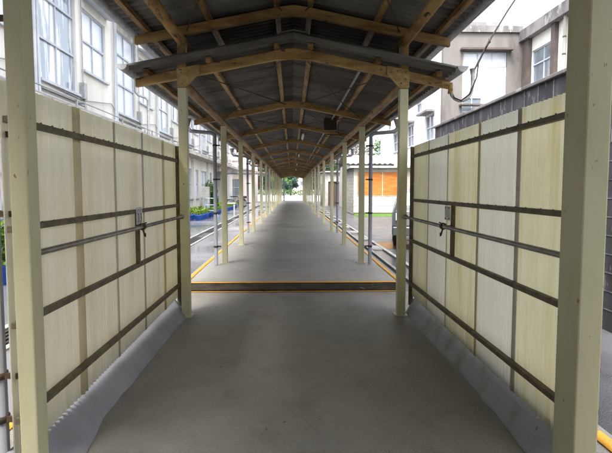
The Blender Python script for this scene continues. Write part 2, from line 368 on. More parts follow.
def gusset(y, zp, s, t=.012):
    x0 = CX + s * PX
    P = [(x0 + s * .058, -.06), (x0 + s * .058, .052), (x0 - s * .20, .052 + .046), (x0 - s * .20, .0), (x0 - s * .055, -.15), (x0 + s * .055, -.15)]
    m = MB(); pts = [(x, y, zp + z) for x, z in P]
    if s > 0: pts = pts[::-1]
    m.prism(pts, (0, -t, 0))
    for (bx, bz) in ((-.07, .03), (-.14, .045)):
        m.lathe((x0 + s * bx, y - t, zp + bz), [(.0, -.012), (.012, -.012), (.014, 0)], 8, 'Y')
    return m
def crest_plate(y, zp, t=.012):
    z = zp + .2 * PX; m = MB()
    pts = [(CX + x, y, z + q) for x, q in ((-.2, -.095), (.2, -.095), (.2, .008), (.0, .03), (-.2, .008))]
    m.prism(pts, (0, -t, 0)); return m
def post(x, y, z0, z1, w=.10):
    m = MB(); m.box((x - w / 2, y - w / 2, z0), (x + w / 2, y + w / 2, z1)); return m
def downpipe(parent, s, y, zg, zgut, out_y):
    x = CX + s * 1.39; xo = CX + s * 1.865
    m = MB()
    m.tube([(xo, out_y, zgut - .05), (xo, out_y, zgut - .20), (xo - s * .06, out_y, zgut - .26), (x + s * .06, out_y, zgut - .29), (x, out_y, zgut - .33), (x, out_y, zgut - .45), (x, out_y, zg + .02)], .034, 12)
    dp = m.build('downpipe', M['grey_pipe'], parent)
    h = MB(); h.lathe((xo, out_y, zgut - .17), [(.036, 0), (.045, .03), (.075, .12), (.075, .13), (.0, .13)], 12); h.build('hopper', M['grey_metal'], dp)
    for z in (.35, .95, 1.55, 2.15):
        c = MB(); c.lathe((x, out_y, zg + z - .015), [(.034, 0), (.040, 0), (.040, .03), (.034, .03)], 12)
        c.box((x - s * .09, out_y - .008, zg + z - .012), (x - s * .036, out_y + .008, zg + z + .012)); c.build('pipe_clamp', M['clamp'], dp)
    return dp

def walkway(root, ys, y0, y1, zp, floor_z, brace_to, post_h=None, skip_posts=()):
    zb = zp - .11
    for y in ys:
        cross_beam(y, zp).build('cross_beam', M['beam'], root, bevel=.008)
        if y < 30:
            for s in ((-1, 1) if (post_h and y < 7) else ()): gusset(y - .038, zp, s).build('gusset_plate', M['gusset'], root, bevel=.002)
            crest_plate(y - .038, zp).build('crest_plate', M['beam'], root)
        if y in skip_posts: continue
        for s in (-1, 1):
            top = post_h if (post_h and y == ys[0]) else zb - .055
            if y == 2.4:
                m = MB(); a_ = (-1.272, 2.35, 0, -1.190, 2.455) if s < 0 else (1.245, 2.16, 0, 1.355, 2.34)
                m.box((a_[0], a_[1], 0), (a_[3], a_[4], min(top, zp - .16))); p = m.build('post', M['post'], root, bevel=.008)
                continue
            p = post(CX + s * PX, y, floor_z(y), min(top, zp - .16), .10).build('post', M['post_lit'], root, bevel=.008)
            if top > zp:
                post(CX + s * PX, y, zp - .16, top, .094).build('post_extension', M['post_top'], root, bevel=.006)
            b = MB(); b.box((CX + s * PX - .075, y - .075, floor_z(y)), (CX + s * PX + .075, y + .075, floor_z(y) + .012)); b.build('base_plate', M['post_lit'], p)
    for s in (-1, 1):
        seg = [max(y0 + .1, ys[0] if post_h else y0)]
        m = MB(); m.tube([(CX + s * PX, seg[0], zb), (CX + s * PX, (seg[0] + y1) / 2, zb), (CX + s * PX, y1 - .1, zb)], .058, 14); m.build('eave_beam', M['beam_long'], root)
        for xx in (.19, .96, 1.66):
            z = zp + .2 * (PX - xx) + .052 + .03
            m = MB(); m.box((CX + s * xx - .03, y0 + .17, z - .03), (CX + s * xx + .03, y1 - .05, z + .03)); m.build('purlin', M['beam_long'], root, bevel=.006)
        ze, zr = zp + .2 * (PX - 1.81) + .135, zp + .2 * PX + .135
        m = MB(); m.slab(roof_sheet(CX + s * 1.81, ze, CX + s * .0, zr, y0, y1), (0, 0, .008)); m.build('roof_sheet', M['sheet'], root)
        # gutter: half round
        gx, gz = CX + s * 1.865, ze + .014; n = int((y1 - y0) / 2) + 1
        rows = [[(gx + .06 * math.cos(a), y0 - .02 + (y1 - y0 + .04) * i / n, gz - .06 * math.sin(a)) for a in [math.pi * k / 10 for k in range(11)]] for i in range(n + 1)]
        m = MB(); m.slab(rows, (0, 0, .004)); gt = m.build('gutter', M['grey_metal'], root)
        for a, q in ((0, 1), ):
            e = MB(); e.prism([(gx + .06 * math.cos(math.pi * k / 10), y0 - .02, gz - .06 * math.sin(math.pi * k / 10)) for k in range(11)], (0, .004, 0)); e.build('gutter_end', M['grey_metal'], gt)
    m = MB(); rows = [[(CX + x, y, zp + .2 * PX + .175 - abs(x) * .2) for x in (-.16, -.08, 0, .08, .16)] for y in (y0, y1)]
    m.slab(rows, (0, 0, .012)); m.build('ridge_cap', M['sheet'], root)
    for a, b in zip(ys[:-1], ys[1:]):
        if b > brace_to: break
        for s in (-1, 1):
            for q in (0, 1):
                ya, yb = (a, b) if q == 0 else (b, a)
                m = MB(); m.tube([(CX + s * 1.22, ya, zp + .03 - q * .03), (CX + s * .7, (ya + yb) / 2 + (yb - ya) * -.08, zp + .10 - q * .03), (CX + s * .12, yb, zp + .2 * (PX - .12) - .0 - q * .03)], .0075, 6)
                m.build('brace_rod', M['rod'], root)

YS = [6.0, 9.5, 12.62, 16.6, 20.8, 24.9, 28.8, 32.8, 36.8, 40.8, 44.8, 48.8, 52.8, 56.8, 60.8]
lowz = thing('covered_walkway', (0, 6, 0), 'long low covered walkway on cream posts receding to the trees', 'walkway roof')
walkway(lowz, YS, 5.72, 61.6, 2.81, lambda y: 0 if y < 7 else .12, 45, post_h=3.20)
for yy in (9.2, 15.9, 22.6, 29.5, 36.2):
    for s in (-1, 1): downpipe(lowz, s, 0, .12, 2.78, yy)
hiz = thing('covered_walkway', (0, 2.4, 0), 'short taller walkway roof overhead stepping up above the screens', 'walkway roof')
walkway(hiz, [-4.8, -1.2, 2.4, 6.0], -6.9, 7.7, 3.285, lambda y: 0, 8, skip_posts=(6.0,))
# tall downpipes beside the near posts, set outside
for s, x in ((-1, -1.455), (1, 1.500)):
    m = MB(); m.tube([(CX + s * 1.9, 2.52, 3.12), (CX + s * 1.9, 2.52, 3.02), (x + s * .05, 2.52, 2.95), (x, 2.52, 2.88), (x, 2.52, 0.01)], .036, 16)
    dp = m.build('downpipe', M['grey_pipe'], hiz)
    for z in (.36, .58, 1.38, 1.76, 2.3):
        c = MB(); c.lathe((x, 2.52, z - .016), [(.036, 0), (.043, 0), (.043, .032), (.036, .032)], 16)
        c.box((x - s * .115, 2.50, z - .014), (x - s * .038, 2.515, z + .014)); c.box((x + s * .03, 2.505, z - .012), (x + s * .07, 2.53, z + .012)); c.build('pipe_clamp', M['clamp'], dp)

# ================================================================== SCREENS
def corr_panel(x, y0, y1, z0a, z0b, z1, lam=.052, amp=.0085, per=6):
    n = max(4, int((y1 - y0) / lam * per)); rows = []
    for i in range(n + 1):
        y = y0 + (y1 - y0) * i / n; xx = x + amp * math.sin(2 * math.pi * y / lam)
        zb = z0a + (z0b - z0a) * (y - 2.3) / 3.8
        rows.append([(xx, y, zb + (z1 - zb) * k / 6) for k in range(7)])
    return rows
def screen(s, x, seams, mats, laps, label, zs, hz, by):
    root = thing('wind_screen', (x, 4.2, 0), label, 'screen')
    y0, y1 = 2.47, 5.98 + (.09)
    ed = [y0] + sorted(seams) + [y1]
    for i in range(len(ed) - 1):
        m = MB(); m.slab(corr_panel(x + s * .026 + s * .0015 * (i % 2), ed[i], ed[i + 1] + .0, .15, .215, 2.01), (s * -.002, 0, 0))
        m.build('corrugated_panel', M[mats[i]], root)
    for y, lm, w in laps:
        m = MB(); m.slab(corr_panel(x + s * .016, y - w / 2, y + w / 2, .152, .217, 2.012), (s * -.002, 0, 0)); m.build('overlap_strip', M[lm], root)
    for z in zs:
        m = MB(); m.box((x - s * .03, y0 - .02, z - .0165), (x + s * .008, y1 + .0, z + .0165)); 
        for k in range(24):
            yy = y0 + .1 + k * .15
            m.lathe((x - s * .028 + .0, yy + random.uniform(-.03, .03), z + .0165), [(.007, 0), (.006, .004), (.0, .006)], 6)
        m.build('rail', M['rail'], root, bevel=.004)
    m = MB(); m.box((x - s * .028, by - .022, zs[2] + .0168), (x + s * .004, by + .022, zs[1] - .0168)); m.build('stile', M['rail'], root, bevel=.004)
    m = MB(); m.box((x - s * .02, y1 + .002, .10), (x + s * .03, y1 + .035, 2.0)); m.build('end_stile', M['rail'], root)
    hx = CX + s * (PX + .03)
    m = MB(); m.tube([(hx, 2.42, hz), (hx, 4.2, hz - .003), (hx, 5.93, hz)], .017, 12); hr = m.build('handrail', M['handrail'], root)
    m = MB(); m.lathe((hx, 5.93, hz), [(.0, -.03), (.028, -.03), (.028, .03), (.0, .03)], 12, 'Y'); m.build('end_flange', M['handrail'], hr)
    # clamp with hook
    m = MB(); m.lathe((hx, by - .03, hz), [(.02, -.025), (.03, -.02), (.03, .02), (.02, .025)], 12, 'Y')
    m.box((hx, by - .045, hz - .008), (x - s * .02, by - .02, hz + .008))
    m.tube([(hx, by - .03, hz - .02), (hx - s * .012, by - .035, hz - .05), (hx - s * .02, by - .045, hz - .075), (hx - s * .035, by - .075, hz - .08), (hx - s * .04, by - .09, hz - .055)], .007, 8)
    m.tube([(hx, by - .01, hz + .02), (hx - s * .02, by + .02, hz + .03)], .006, 8)
    m.build('rail_hook', M['clamp'], hr)
    return root
sL = screen(-1, -1.34, [3.30, 3.99, 4.72, 5.45], ['panel_g', 'panel_g', 'panel_g', 'panel_g', 'panel_y'],
       [(3.30, 'lap_tan', .075), (3.99, 'lap_grey', .03), (4.72, 'lap_grey', .03), (5.45, 'lap_tan', .06)],
       'cream corrugated plastic screen with brown rails along the left side', (1.825, 1.31, .845, .373), 1.18, 4.43)
sR = screen(1, 1.43, [3.24, 3.95, 4.74, 5.41], ['panel_y', 'panel_w', 'panel_y', 'panel_w', 'panel_y'],
       [(3.24, 'lap_grey', .04), (3.95, 'lap_tan', .05), (4.74, 'lap_grey', .035), (5.41, 'lap_grey', .045)],
       'striped cream and white corrugated plastic screen along the right side', (1.88, 1.37, .89, .374), 1.175, 4.47)
# sign plates on the stiles
t = thing('sign_plate', (-1.31, 4.43, 1.22), 'small white plate with black characters fixed to left screen', 'sign')
m = MB(); m.box((-1.309, 4.33, 1.20), (-1.303, 4.49, 1.345)); m.build('plate', M['plate'], t, bevel=.002)
m = MB()
for cy in (4.375, 4.445):
    for k in range(4):
        z = 1.325 - k * .032
        m.box((-1.3028, cy - .018, z - .004), (-1.3012, cy + .018 - .01 * (k % 2), z))
        m.box((-1.3028, cy - .004 + .01 * (k % 3 - 1), z - .022), (-1.3012, cy + .002 + .01 * (k % 3 - 1), z - .004))
    m.box((-1.3028, cy + .014, 1.22), (-1.3012, cy + .018, 1.30))
m.build('characters', M['ink'], t)
t = thing('metal_plate', (1.40, 4.47, 1.22), 'scuffed grey plate fixed under the rail of right screen', 'plate')
m = MB(); m.box((1.396, 4.50, 1.22), (1.402, 4.64, 1.345)); m.build('plate', M['plate'], t, bevel=.002)
m = MB()
for k, (yy, z) in enumerate(((4.52, 1.33), (4.62, 1.33), (4.52, 1.235), (4.62, 1.235))): m.lathe((1.396, yy, z), [(0, -.004), (.006, -.004), (.007, 0)], 8, 'X')
m.build('screw', M['clamp'], t)

# ================================================================== ELECTRICAL BITS UNDER THE ROOF
m = MB(); m.tube([(CX + .80, 6.3, 2.925), (CX + .80, 20, 2.925), (CX + .80, 44, 2.925)], .016, 8); c = m.build('conduit', M['grey_metal']); tag(c, 'thin grey conduit run along the right hand purlin', 'conduit')
t = thing('speaker_box', (.80, 10.7, 2.78), 'dark square box hung under the right roof purlin', 'speaker')
m = MB(); m.box((.66, 10.6, 2.70), (.92, 10.78, 2.95)); m.build('cabinet', M['clamp'], t, bevel=.01)
m = MB()
for k in range(7): m.box((.675 + k * .035, 10.592, 2.72), (.683 + k * .035, 10.598, 2.93)); m.box((.67, 10.586, 2.725 + k * .032), (.91, 10.591, 2.731 + k * .032))
m.build('grille', M['rod'], t)
m = MB(); m.tube([(.70, 10.7, 2.95), (.70, 10.7, 3.0)], .008, 6); m.tube([(.88, 10.7, 2.95), (.88, 10.7, 2.99)], .008, 6)
m.tube([(.98, 10.9, 2.98), (.98, 10.9, 2.66)], .006, 6); m.tube([(.75, 11.0, 2.66), (1.05, 11.0, 2.64)], .012, 6); m.build('hanger', M['rod'], t)
fx = thing('fluorescent_lamp', (.33, 8.2, 3.0), 'unlit white tube lamp under the roof purlin', 'lamp', 'unlit tube lamps under the long roof')
m = MB(); m.box((.30, 7.75, 2.955), (.36, 8.85, 3.01)); m.build('housing', M['lamp'], fx, bevel=.01)
m = MB(); m.tube([(.33, 7.8, 2.935), (.33, 8.8, 2.935)], .014, 10); m.build('tube', M['lamp'], fx)
m = MB(); m.tube([(.33, 8.0, 3.01), (.33, 8.0, 3.05)], .008, 6); m.tube([(.33, 8.6, 3.01), (.33, 8.6, 3.05)], .008, 6); m.build('bracket', M['rod'], fx)
fx.location.y += 6.4; fx.location.x -= .02
for yy in (22.7, 30.9, 38.9):
    c2 = copy_tree(fx); c2.location = (.31, yy, 3.0)

# right hand service cable with duct at the roof corner
t = thing('service_cable', (1.80, 5.95, 2.7), 'black service cable slanting up from curved grey duct at the roof corner', 'cable')
arc = [(1.80, 5.86, 2.62)] + [(1.92 + .13 * math.cos(a), 5.86, 2.66 + .16 * math.sin(a)) for a in [R(200 + 20 * k) for k in range(9)]] + [(2.055, 5.86, 2.78), (2.045, 5.86, 2.86)]
m = MB(); m.tube(arc, [.02] * 10 + [.026, .03], 12); m.build('curved_duct', M['duct'], t)
m = MB(); m.tube([(1.72, 5.9, 2.70), (1.80, 5.86, 2.68), (1.80, 5.86, 2.58)], .03, 10); m.build('junction', M['post_top'], t)
m = MB()
m.tube([(2.06, 5.86, 2.83), (2.22, 5.86, 3.15), (2.43, 5.86, 3.50), (2.75, 5.86, 3.98), (3.9, 5.9, 5.6), (6.5, 6.0, 9.0)], .0095, 8)
m.tube([(2.22, 5.86, 3.15), (2.11, 5.85, 2.92), (2.09, 5.84, 2.76), (2.02, 5.84, 2.58), (1.92, 5.84, 2.50), (1.84, 5.84, 2.53), (1.80, 5.86, 2.62)], .008, 8)
m.tube([(2.25, 5.86, 3.19), (2.08, 5.88, 2.85)], .006, 6); m.build('cable', M['cable'], t)
m = MB(); m.lathe((2.235, 5.86, 3.14), [(0, 0), (.013, .01), (.014, .05), (.0, .06)], 8); m.build('insulator', M['clamp'], t)

# ================================================================== BUILDINGS
def facade(O, u, n, W_, H_, openings, thick=.22):
    """wall with cut openings. O = bottom corner, u = along, n = outward normal"""
    O = Vector(O); u = Vector(u); n = Vector(n); z = Vector((0, 0, 1))
    us = sorted({0, W_, *[a for o in openings for a in (o[0], o[2])]}); vs = sorted({0, H_, *[a for o in openings for a in (o[1], o[3])]})
    m = MB(); P = lambda a, b, c=0: O + u * a + z * b - n * c
    for i in range(len(us) - 1):
        for j in range(len(vs) - 1):
            ca, cb = (us[i] + us[i + 1]) / 2, (vs[j] + vs[j + 1]) / 2
            if any(o[0] < ca < o[2] and o[1] < cb < o[3] for o in openings): continue
            m.add([P(us[i], vs[j]), P(us[i + 1], vs[j]), P(us[i + 1], vs[j + 1]), P(us[i], vs[j + 1])], [(0, 1, 2, 3)])
            m.add([P(us[i], vs[j], thick), P(us[i + 1], vs[j], thick), P(us[i + 1], vs[j + 1], thick), P(us[i], vs[j + 1], thick)], [(3, 2, 1, 0)])
    for a0, b0, a1, b1 in list(openings) + [(0, 0, W_, H_)]:
        c = [(a0, b0), (a1, b0), (a1, b1), (a0, b1)]
        for k in range(4):
            p, q = c[k], c[(k + 1) % 4]; m.add([P(*p), P(*q), P(*q, thick), P(*p, thick)], [(0, 1, 2, 3)])
    return m
def obox(m, O, u, n, a0, a1, b0, b1, c0, c1):
    """box in facade coordinates; c measured outward"""
    O = Vector(O); u = Vector(u); n = Vector(n); z = Vector((0, 0, 1))
    vs = [O + u * a + z * b + n * c for c in (c0, c1) for (a, b) in ((a0, b0), (a1, b0), (a1, b1), (a0, b1))]
    m.add(vs, [(3, 2, 1, 0), (4, 5, 6, 7), (0, 1, 5, 4), (1, 2, 6, 5), (2, 3, 7, 6), (3, 0, 4, 7)])
def window(root, O, u, n, o, cols=2, rows=(.5,), glass='glass', frame='wtrim', sill=True, fw=.05):
    a0, b0, a1, b1 = o; m = MB(); dep = (-.14, -.06)
    for (p, q, r, s) in ((a0, a1, b0, b0 + fw), (a0, a1, b1 - fw, b1), (a0, a0 + fw, b0 + fw, b1 - fw), (a1 - fw, a1, b0 + fw, b1 - fw)): obox(m, O, u, n, p + .002, q - .002, r + .002, s - .002, *dep)
    for k in range(1, cols):
        c = a0 + (a1 - a0) * k / cols; obox(m, O, u, n, c - fw * .5, c + fw * .5, b0 + fw, b1 - fw, -.135, -.065)
    for t_ in rows:
        c = b0 + (b1 - b0) * t_; obox(m, O, u, n, a0 + fw, a1 - fw, c - fw * .6, c + fw * .6, -.13, -.055)
    if sill: obox(m, O, u, n, a0 - .08, a1 + .08, b0 - .07, b0 - .003, .003, .09)
    w = m.build('window', M[frame], root)
    g = MB(); obox(g, O, u, n, a0 + .01, a1 - .01, b0 + .01, b1 - .01, -.115, -.105)
    gl = M[glass] if isinstance(glass, str) else glass
    g.build('pane', gl, w); return w

# ---- white school building on the left
XL = -6.0
school = thing('school_building', (XL, 25, 0), 'long white school building with tall blue windows on the left', 'building')
O, u, n = (XL, -8, -.05), (0, 1, 0), (1, 0, 0)
ops = []; y = 12.15 - 4.9 * 4
def A(yy): return yy + 8
k = 0
bays = []
yy = 12.6 - 5.4 * 3
while yy < 48:
    bays.append(yy); yy += 5.4
spec = []
for i, b in enumerate(bays):
    spec.append((A(b), 4.20, A(b + 2.15), 7.05, 2, (.36, .72), 'glass'))
    spec.append((A(b + 2.6), 4.98, A(b + 4.45), 6.75, 2, (.5,), 'glass'))
    spec.append((A(b), 1.0, A(b + 2.15), 2.75, 2, (.5,), 'glass'))
    spec.append((A(b + 2.6), 1.0, A(b + 4.45), 2.75, 2, (.5,), 'glass_frost'))
facade(O, u, n, 60, 8.6, [s_[:4] for s_ in spec], .25).build('wall', M['wwall'], school)
for s_ in spec: window(school, O, u, n, s_[:4], s_[4], s_[5], random.choice([s_[6], s_[6], 'glass_frost', 'glass_mix']))
m = MB(); m.box((XL - 9, -8, -.05), (XL - .26, 52, 8.55)); m.build('rear_block', M['wwall'], school)
m = MB(); m.box((XL - 9.2, -8.3, 8.6), (XL + .7, 52.3, 8.85)); m.build('roof', M['ledge'], school)
m = MB(); m.box((XL + .003, -8, 3.35), (XL + .75, 52, 3.5)); m.build('canopy_ledge', M['ledge'], school, bevel=.01)
m = MB(); 
for k in range(18): m.box((XL + .70, -7.5 + k * 3.4, 3.5), (XL + .74, -7.5 + k * 3.4 + .05, 3.70))
m.tube([(XL + .72, -8, 3.68), (XL + .72, 52, 3.68)], .015, 6); m.build('ledge_railing', M['grey_metal'], school)
m = MB()
for x_, z_, r_ in ((.14, 3.72, .045), (.28, 3.64, .035), (.42, 3.62, .05)): m.tube([(XL + x_, -8, z_), (XL + x_, 52, z_)], r_, 8)
m.build('service_pipes', M['grey_metal'], school)
for i, b in enumerate(bays):
    hb = MB(); hb.prism([(XL + .003, b - .15, 7.22), (XL + .45, b - .15, 7.12), (XL + .45, b - .15, 7.18), (XL + .003, b - .15, 7.32)], (0, 2.3, 0)); hb.build('window_hood', M['wtrim'], school)
    hb = MB(); hb.prism([(XL + .003, b + 2.6, 6.95), (XL + .35, b + 2.6, 6.86), (XL + .35, b + 2.6, 6.91), (XL + .003, b + 2.6, 7.02)], (0, 2.0, 0)); hb.build('window_hood', M['wtrim'], school)
    vp = MB()
    for q in range(2): vp.tube([(XL + .09 + .02 * q, b - .22 - .16 * q, 8.5), (XL + .09, b - .22 - .16 * q, 3.55)], .035, 8)
    vp.build('vertical_pipe', M['wtrim'], school)
    if i % 2 == 1:
        vp = MB(); yb = b + 6.9; vp.tube([(XL + .2, yb, 8.5), (XL + .2, yb, 5.1), (XL + .3, yb + .03, 4.98), (XL + .55, yb + .1, 4.9), (XL + .62, yb + .12, 4.8), (XL + .62, yb + .12, 3.5)], .055, 8); vp.build('jogged_pipe', M['grey_metal'], school)
    jb = MB(); jb.box((XL + .003, b + 2.28, 4.05), (XL + .14, b + 2.5, 4.5)); jb.box((XL + .003, b - .02, 3.9), (XL + .10, b + 2.2, 3.96)); jb.build('junction_box', M['grey_metal'], school)
    cp_ = MB()
    cp_.tube([(XL + .10, b + 2.39, 4.05), (XL + .10, b + 2.39, 3.9), (XL + .16, b + 2.3, 3.82), (XL + .3, b + 1.4, 3.78), (XL + .62, b + 1.1, 3.72), (XL + .66, b + 1.05, 3.5)], .03, 8)
    cp_.tube([(XL + .05, b + 2.45, 4.5), (XL + .05, b + 2.45, 8.4)], .018, 6); cp_.tube([(XL + .05, b - .1, 4.1), (XL + .05, b + 2.4, 4.02), (XL + .05, b + 4.7, 4.3), (XL + .05, b + 5.2, 4.1)], .016, 6)
    cp_.build('conduit', M['grey_metal'], school)
    # ground floor pilasters
    pl = MB(); pl.box((XL + .003, b + 2.2, -.04), (XL + .16, b + 2.55, 3.345)); pl.build('pilaster', M['wwall'], school)
# base plinth
m = MB(); m.box((XL + .003, -8, -.04), (XL + .08, 52, .0 + .35)); 
m.build('plinth', M['kerb'], school)

# ---- pale pink building across the end of the left yard
pk = thing('pink_building', (-10, 58, 0), 'pale pink two storey building closing the far left yard', 'building')
O, u, n = (-16, 55, -.05), (1, 0, 0), (0, -1, 0)
sp = [(1.0 + 2.6 * k, 4.6, 2.9 + 2.6 * k, 6.2) for k in range(4)] + [(1.0 + 2.6 * k, .8, 3.0 + 2.6 * k, 2.6) for k in range(4)]
facade(O, u, n, 11.9, 8.6, sp, .25).build('wall', M['pink_wall'], pk)
for q, o in enumerate(sp): window(pk, O, u, n, o, 2, (.5,), 'glass' if q < 4 else 'glass_dark')
m = MB(); m.box((-16, 55.26, -.05), (-4.1, 62, 8.5)); m.build('rear_block', M['pink_wall'], pk)
m = MB(); m.box((-16.2, 54.6, 8.56), (-3.8, 62.2, 8.8)); m.build('roof', M['ledge'], pk)
m = MB(); m.box((-16, 54.3, 3.5), (-4.1, 54.997, 3.65)); m.build('ledge', M['ledge'], pk)
# ---- low cross canopy
cv = thing('flat_canopy', (-6, 42, 0), 'low flat grey canopy on posts crossing the left yard', 'canopy')
m = MB(); m.box((-5.9, 41, 2.72), (-2.1, 43, 2.9)); m.build('roof', M['parapet'], cv, bevel=.01)
for x_ in (-5.6, -4.0, -2.4):
    m = MB(); m.box((x_ - .08, 41.2, 0), (x_ + .08, 41.36, 2.72)); m.build('post', M['grey_metal'], cv)

# ---- unseen building added behind the camera to keep light off the post fronts
eb = thing('light_block_building', (0, -9, 0), 'unseen building added behind the camera to block light from behind', 'building')
O, u, n = (-9, -7, -.05), (1, 0, 0), (0, 1, 0)
so_ = [(7.6, .001, 10.4, 2.5), (1.2, 1, 3.6, 2.6), (4.4, 1, 6.8, 2.6), (11.2, 1, 13.6, 2.6), (14.4, 1, 16.8, 2.6)] + [(1.2 + 3.2 * k, 4.6, 3.4 + 3.2 * k, 6.4) for k in range(5)]
facade(O, u, n, 18, 8.0, so_, .25).build('wall', M['wwall'], eb)
for o in so_[1:]: window(eb, O, u, n, o, 2, (.5,), 'glass_dark')
m = MB(); m.box((-9, -12, -.05), (9, -7.9, 7.9)); m.build('rear_block', M['parapet'], eb)
m = MB(); m.box((-9.3, -12, 7.96), (9.3, -6.6, 8.2)); m.build('roof', M['ledge'], eb)
# ---- brown building on the right
br = thing('brown_building', (9, 27, 0), 'grey brown concrete school block with white window bay on the right', 'building')
D1, XA, XB = 25.0, 7.3, 11.3
O, u, n = (XA, D1, -.05), (1, 0, 0), (0, -1, 0)
opf = [(.95, 4.2, 3.1, 8.15)]
facade(O, u, n, XB - XA, 9.05, opf, .3).build('wall', M['brown_wall'], br)
# the recessed white bay with its windows
m = MB(); obox(m, O, u, n, .952, 3.098, 6.0, 7.45, -.2, -.08); obox(m, O, u, n, .952, 3.098, 4.202, 4.6, -.2, -.08); obox(m, O, u, n, .952, 1.0, 7.45, 8.148, -.2, -.08); obox(m, O, u, n, 1.95, 3.098, 4.6, 6.0, -.2, -.08); m.build('white_bay', M['wwall'], br)
window(br, O, u, n, (1.0, 7.45, 3.09, 8.14), 3, (), 'glass', sill=False)
window(br, O, u, n, (.96, 4.6, 1.94, 6.0), 2, (.5,), 'glass_dark', sill=False)
m = MB(); obox(m, O, u, n, .8, 3.3, 8.18, 8.27, .003, .35); m.build('bay_hood', M['dark_trim'], br)
m = MB(); obox(m, O, u, n, .8, 2.0, 5.55, 5.62, .003, .4); m.build('lower_hood', M['dark_trim'], br)
m = MB(); obox(m, O, u, n, -.1, XB - XA - .2, 9.05, 9.35, -.6, .12); obox(m, O, u, n, .5, 2.6, 9.35, 9.55, -.5, .0); m.build('parapet', M['parapet'], br)
# balcony with red railing
m = MB(); obox(m, O, u, n, 1.9, 3.99, 4.55, 4.65, .003, .9); obox(m, O, u, n, 2.0, 2.9, 4.65, 5.65, .84, .88); m.build('balcony', M['wwall'], br)
m = MB()
for k in range(12): obox(m, O, u, n, 1.92 + k * .185, 1.95 + k * .185, 4.65, 5.95 if k % 4 == 0 else 5.75, .80, .83)
obox(m, O, u, n, 1.9, 3.99, 5.75, 5.80, .79, .84); obox(m, O, u, n, 1.9, 3.99, 5.2, 5.24, .79, .84)
m.tube([(XA + 1.95, D1 - .8, 5.75), (XA + 2.5, D1 - .6, 6.1), (XA + 2.9, D1 - .8, 5.8)], .02, 6)
m.build('balcony_railing', M['red_rail'], br)
# right wing, side facing the walkway
O2, u2, n2 = (XB, 8, -.05), (0, 1, 0), (-1, 0, 0)
spw = [(16.3 - 5.2 * k - 2.05, 6.25, 16.3 - 5.2 * k + .0, 8.0) for k in range(3)] + [(16.3 - 5.2 * k - 2.05, 3.1, 16.3 - 5.2 * k, 4.8) for k in range(3)]
facade(O2, u2, n2, 17.0, 8.6, spw, .3).build('wing_wall', M['wwall'], br)
for o in spw: window(br, O2, u2, n2, o, 2, (.62,), 'glass_dark', sill=False)
m = MB(); obox(m, O2, u2, n2, 13.9, 14.22, 0, 8.59, .003, .18); obox(m, O2, u2, n2, 16.32, 16.95, 0, 8.59, .003, .18); obox(m, O2, u2, n2, 13.9, 16.95, 5.6, 6.1, .185, .24); m.build('corner_trim', M['dark_trim'], br)
m = MB(); obox(m, O2, u2, n2, -.1, 17.1, 8.6, 9.1, -.5, .35); m.build('wing_parapet', M['parapet'], br)
m = MB(); m.tube([(XB - .12, 21.2, 8.6), (XB - .12, 21.2, 0)], .06, 8); m.build('downpipe', M['wwall'], br)
for z in (7.0, 7.7, 6.2): m = MB(); m.lathe((XB - .12, 21.2, z), [(.06, 0), (.075, 0), (.075, .06), (.06, .06)], 8); m.build('pipe_clamp', M['dark_trim'], br)
# left long facade receding
O3, u3, n3 = (XA, 25.302, -.05), (0, 1, 0), (-1, 0, 0)
spl = []
for k in range(3):
    spl += [(1.1 + 4.4 * k, 4.15, 2.75 + 4.4 * k, 5.45), (3.8 + 4.4 * k, 5.9, 4.9 + 4.4 * k, 7.0), (1.1 + 4.4 * k, 1.2, 2.75 + 4.4 * k, 2.5)]
facade(O3, u3, n3, 17, 9.0, spl, .3).build('receding_wall', M['wwall'], br)
for o in spl:
    window(br, O3, u3, n3, o, 2, (.5,), 'glass_dark')
    m = MB(); obox(m, O3, u3, n3, o[0] - .15, o[2] + .15, o[3] + .06, o[3] + .16, .003, .45); m.build('window_hood', M['parapet'], br)
m = MB(); obox(m, O3, u3, n3, .02, .35, 0, 8.9, .003, .2); m.build('corner_pilaster', M['wwall'], br)
m = MB(); m.box((XA + .31, 25.31, -.05), (XB + 6, 42.3, 8.95)); m.box((XB + .31, 8, -.05), (XB + 6, 25.3, 8.55)); m.build('rear_block', M['brown_wall'], br)

# ---- dark block boundary wall behind the right screen
bw = thing('block_wall', (3.5, 9, 0), 'dark stained concrete block wall behind the right screen', 'wall')
m = MB(); m.box((3.4, 5.2, -.05), (3.55, 12.2, 2.93)); m.build('wall', M['blockwall'], bw)
m = MB()
for z in [.2 * k for k in range(1, 14)]: m.box((3.396, 5.2, z - .006), (3.399, 12.2, z + .006))
for k in range(17): m.box((3.393, 5.4 + .42 * k - .012, 2.0), (3.3955, 5.4 + .42 * k + .012, 2.925))
m.build('mortar_joint', M['joint'], bw)
m = MB(); m.box((3.36, 5.18, 2.933), (3.59, 12.24, 2.985)); m.build('coping', M['parapet'], bw, bevel=.01)

